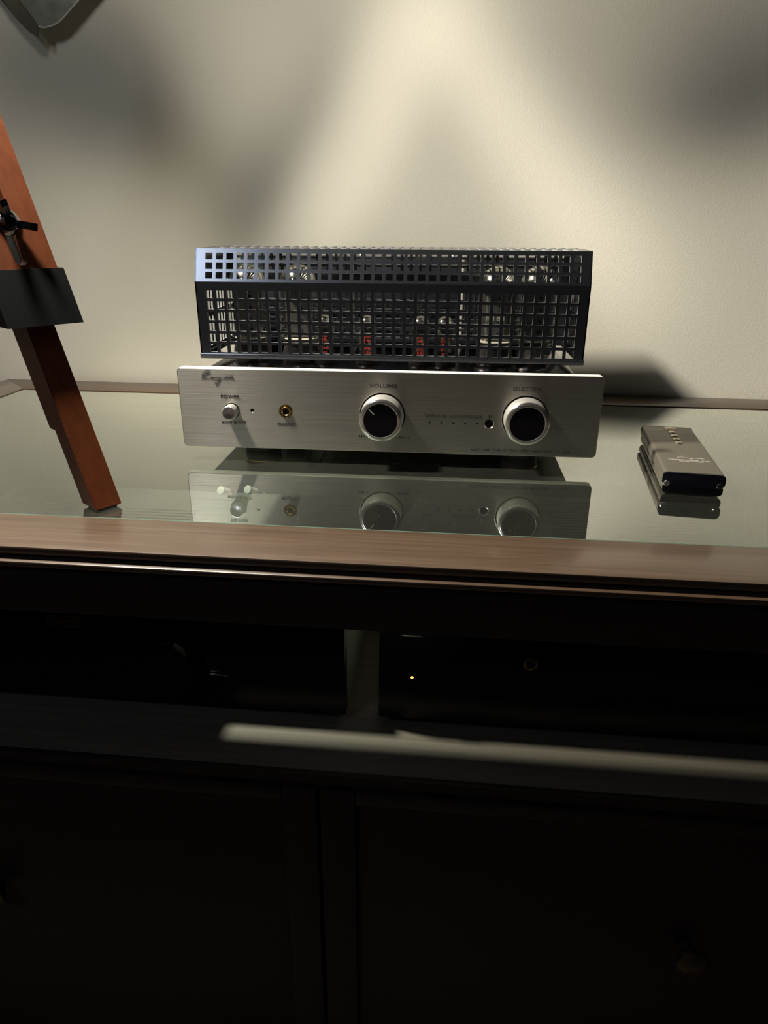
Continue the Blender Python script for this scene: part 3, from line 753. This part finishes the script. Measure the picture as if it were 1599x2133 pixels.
leg((-.2323, -.1554, 0), (-.3879, .2708, 1), 52)
leg((-.6050, -.1900, .0012), (.305, .33, 1), -60)
leg((-.6020, .1350, .0012), (.30, -.31, 1), 190)
# hub, arm and head of the lamp, beyond the frame
hx, hy = -.4500-TO.x, -.0150-TO.y
lathe('hub', clamp_m, [(0, .50), (.026, .50), (.030, .51), (.030, .530), (.010, .54), (.010, .60), (0, .60)], (hx, hy, 0), 'z', 40, tri)
bm = bmesh.new(); tube_bm(bm, [(hx, hy, .595), (hx-.01, hy+.02, .622), (-.500-TO.x, .22-TO.y, .640)], .006, 10)
link('arm', bm_mesh(bm), clamp_m, tri)
hd = Vector((.10, .05, -.9)).normalized()
q = hd.to_track_quat('Z', 'Y').to_matrix().to_4x4(); q.translation = Vector((-.500, .296, .620))-TO
h = lathe('lamp_housing', head_m, [(0, -.08), (.026, -.078), (.040, -.062), (.046, -.03), (.046, .03), (.050, .032), (.050, .040), (.043, .040), (.043, .0), (0, -.02)], (0, 0, 0), 'z', 48, tri)
h.matrix_local = q
# two of its flaps reach down into the picture
def flap(pts, th, m, name='barn_door', **kw):
    n = (Vector(pts[1])-Vector(pts[0])).cross(Vector(pts[2])-Vector(pts[0])).normalized()
    bm = bmesh.new()
    prism_bm(bm, [Vector(p)-TO for p in pts], n*th/2, n*-th/2)
    return link(name, bm_mesh(bm), m, tri, **kw)
FA = [(-0.4954, 0.338, 0.4893), (-0.4842, 0.338, 0.4749), (-0.4747, 0.338, 0.4609), (-0.4758, 0.338, 0.4516), (-0.4799, 0.338, 0.4506), (-0.4879, 0.338, 0.4554), (-0.5013, 0.338, 0.469), (-0.5175, 0.338, 0.4897), (-.5750, .330, .5850), (-.5300, .330, .5850)]
flap(FA, .0016, door_blade, label='narrow bronze flap')
EDGE = [(-0.4761, 0.4623), (-0.4713, 0.4607), (-0.4655, 0.4609), (-0.4581, 0.4626), (-0.4513, 0.4651), (-0.4443, 0.4691), (-0.4174, 0.4901), (-0.3960, 0.5070)]
BB = [(x, .3430, z) for x, z in EDGE]+[(-.4400, .3430, .5820), (-.5200, .3430, .5820), (-.5100, .3430, .5100)]
flap(BB, .0012, head_m, label='mottled steel flap with a rounded bright edge')
bm = bmesh.new(); tube_bm(bm, [Vector((x, .3424, z))-TO for x, z in EDGE], .0008, 8)
link('rolled_edge', bm_mesh(bm), alu_lit, tri)  # light along the rim put into its pale colour

# ------------------------------------------------------------------ the hanging spotlight the light comes from (above the frame)
pend = empty('pendant_spotlight', (LX, LY, LZ), 0, 'small white pendant shade hanging above the left end of the cabinet', 'lamp')
lathe('shade', white_pl, [(.060, .030), (.0585, .030), (.030, .095), (.012, .110), (0, .112), (0, .114), (.013, .112), (.032, .096), (.060, .030)], (0, 0, 0), 'z', 48, pend)
bm = bmesh.new(); tube_bm(bm, [(0, 0, .112), (0, 0, 1.19)], .003, 8); link('cord', bm_mesh(bm), matt_black, pend)
lathe('bulb_holder', matt_black, [(0, .040), (.012, .040), (.014, .06), (.014, .10), (0, .10)], (0, 0, 0), 'z', 24, pend)
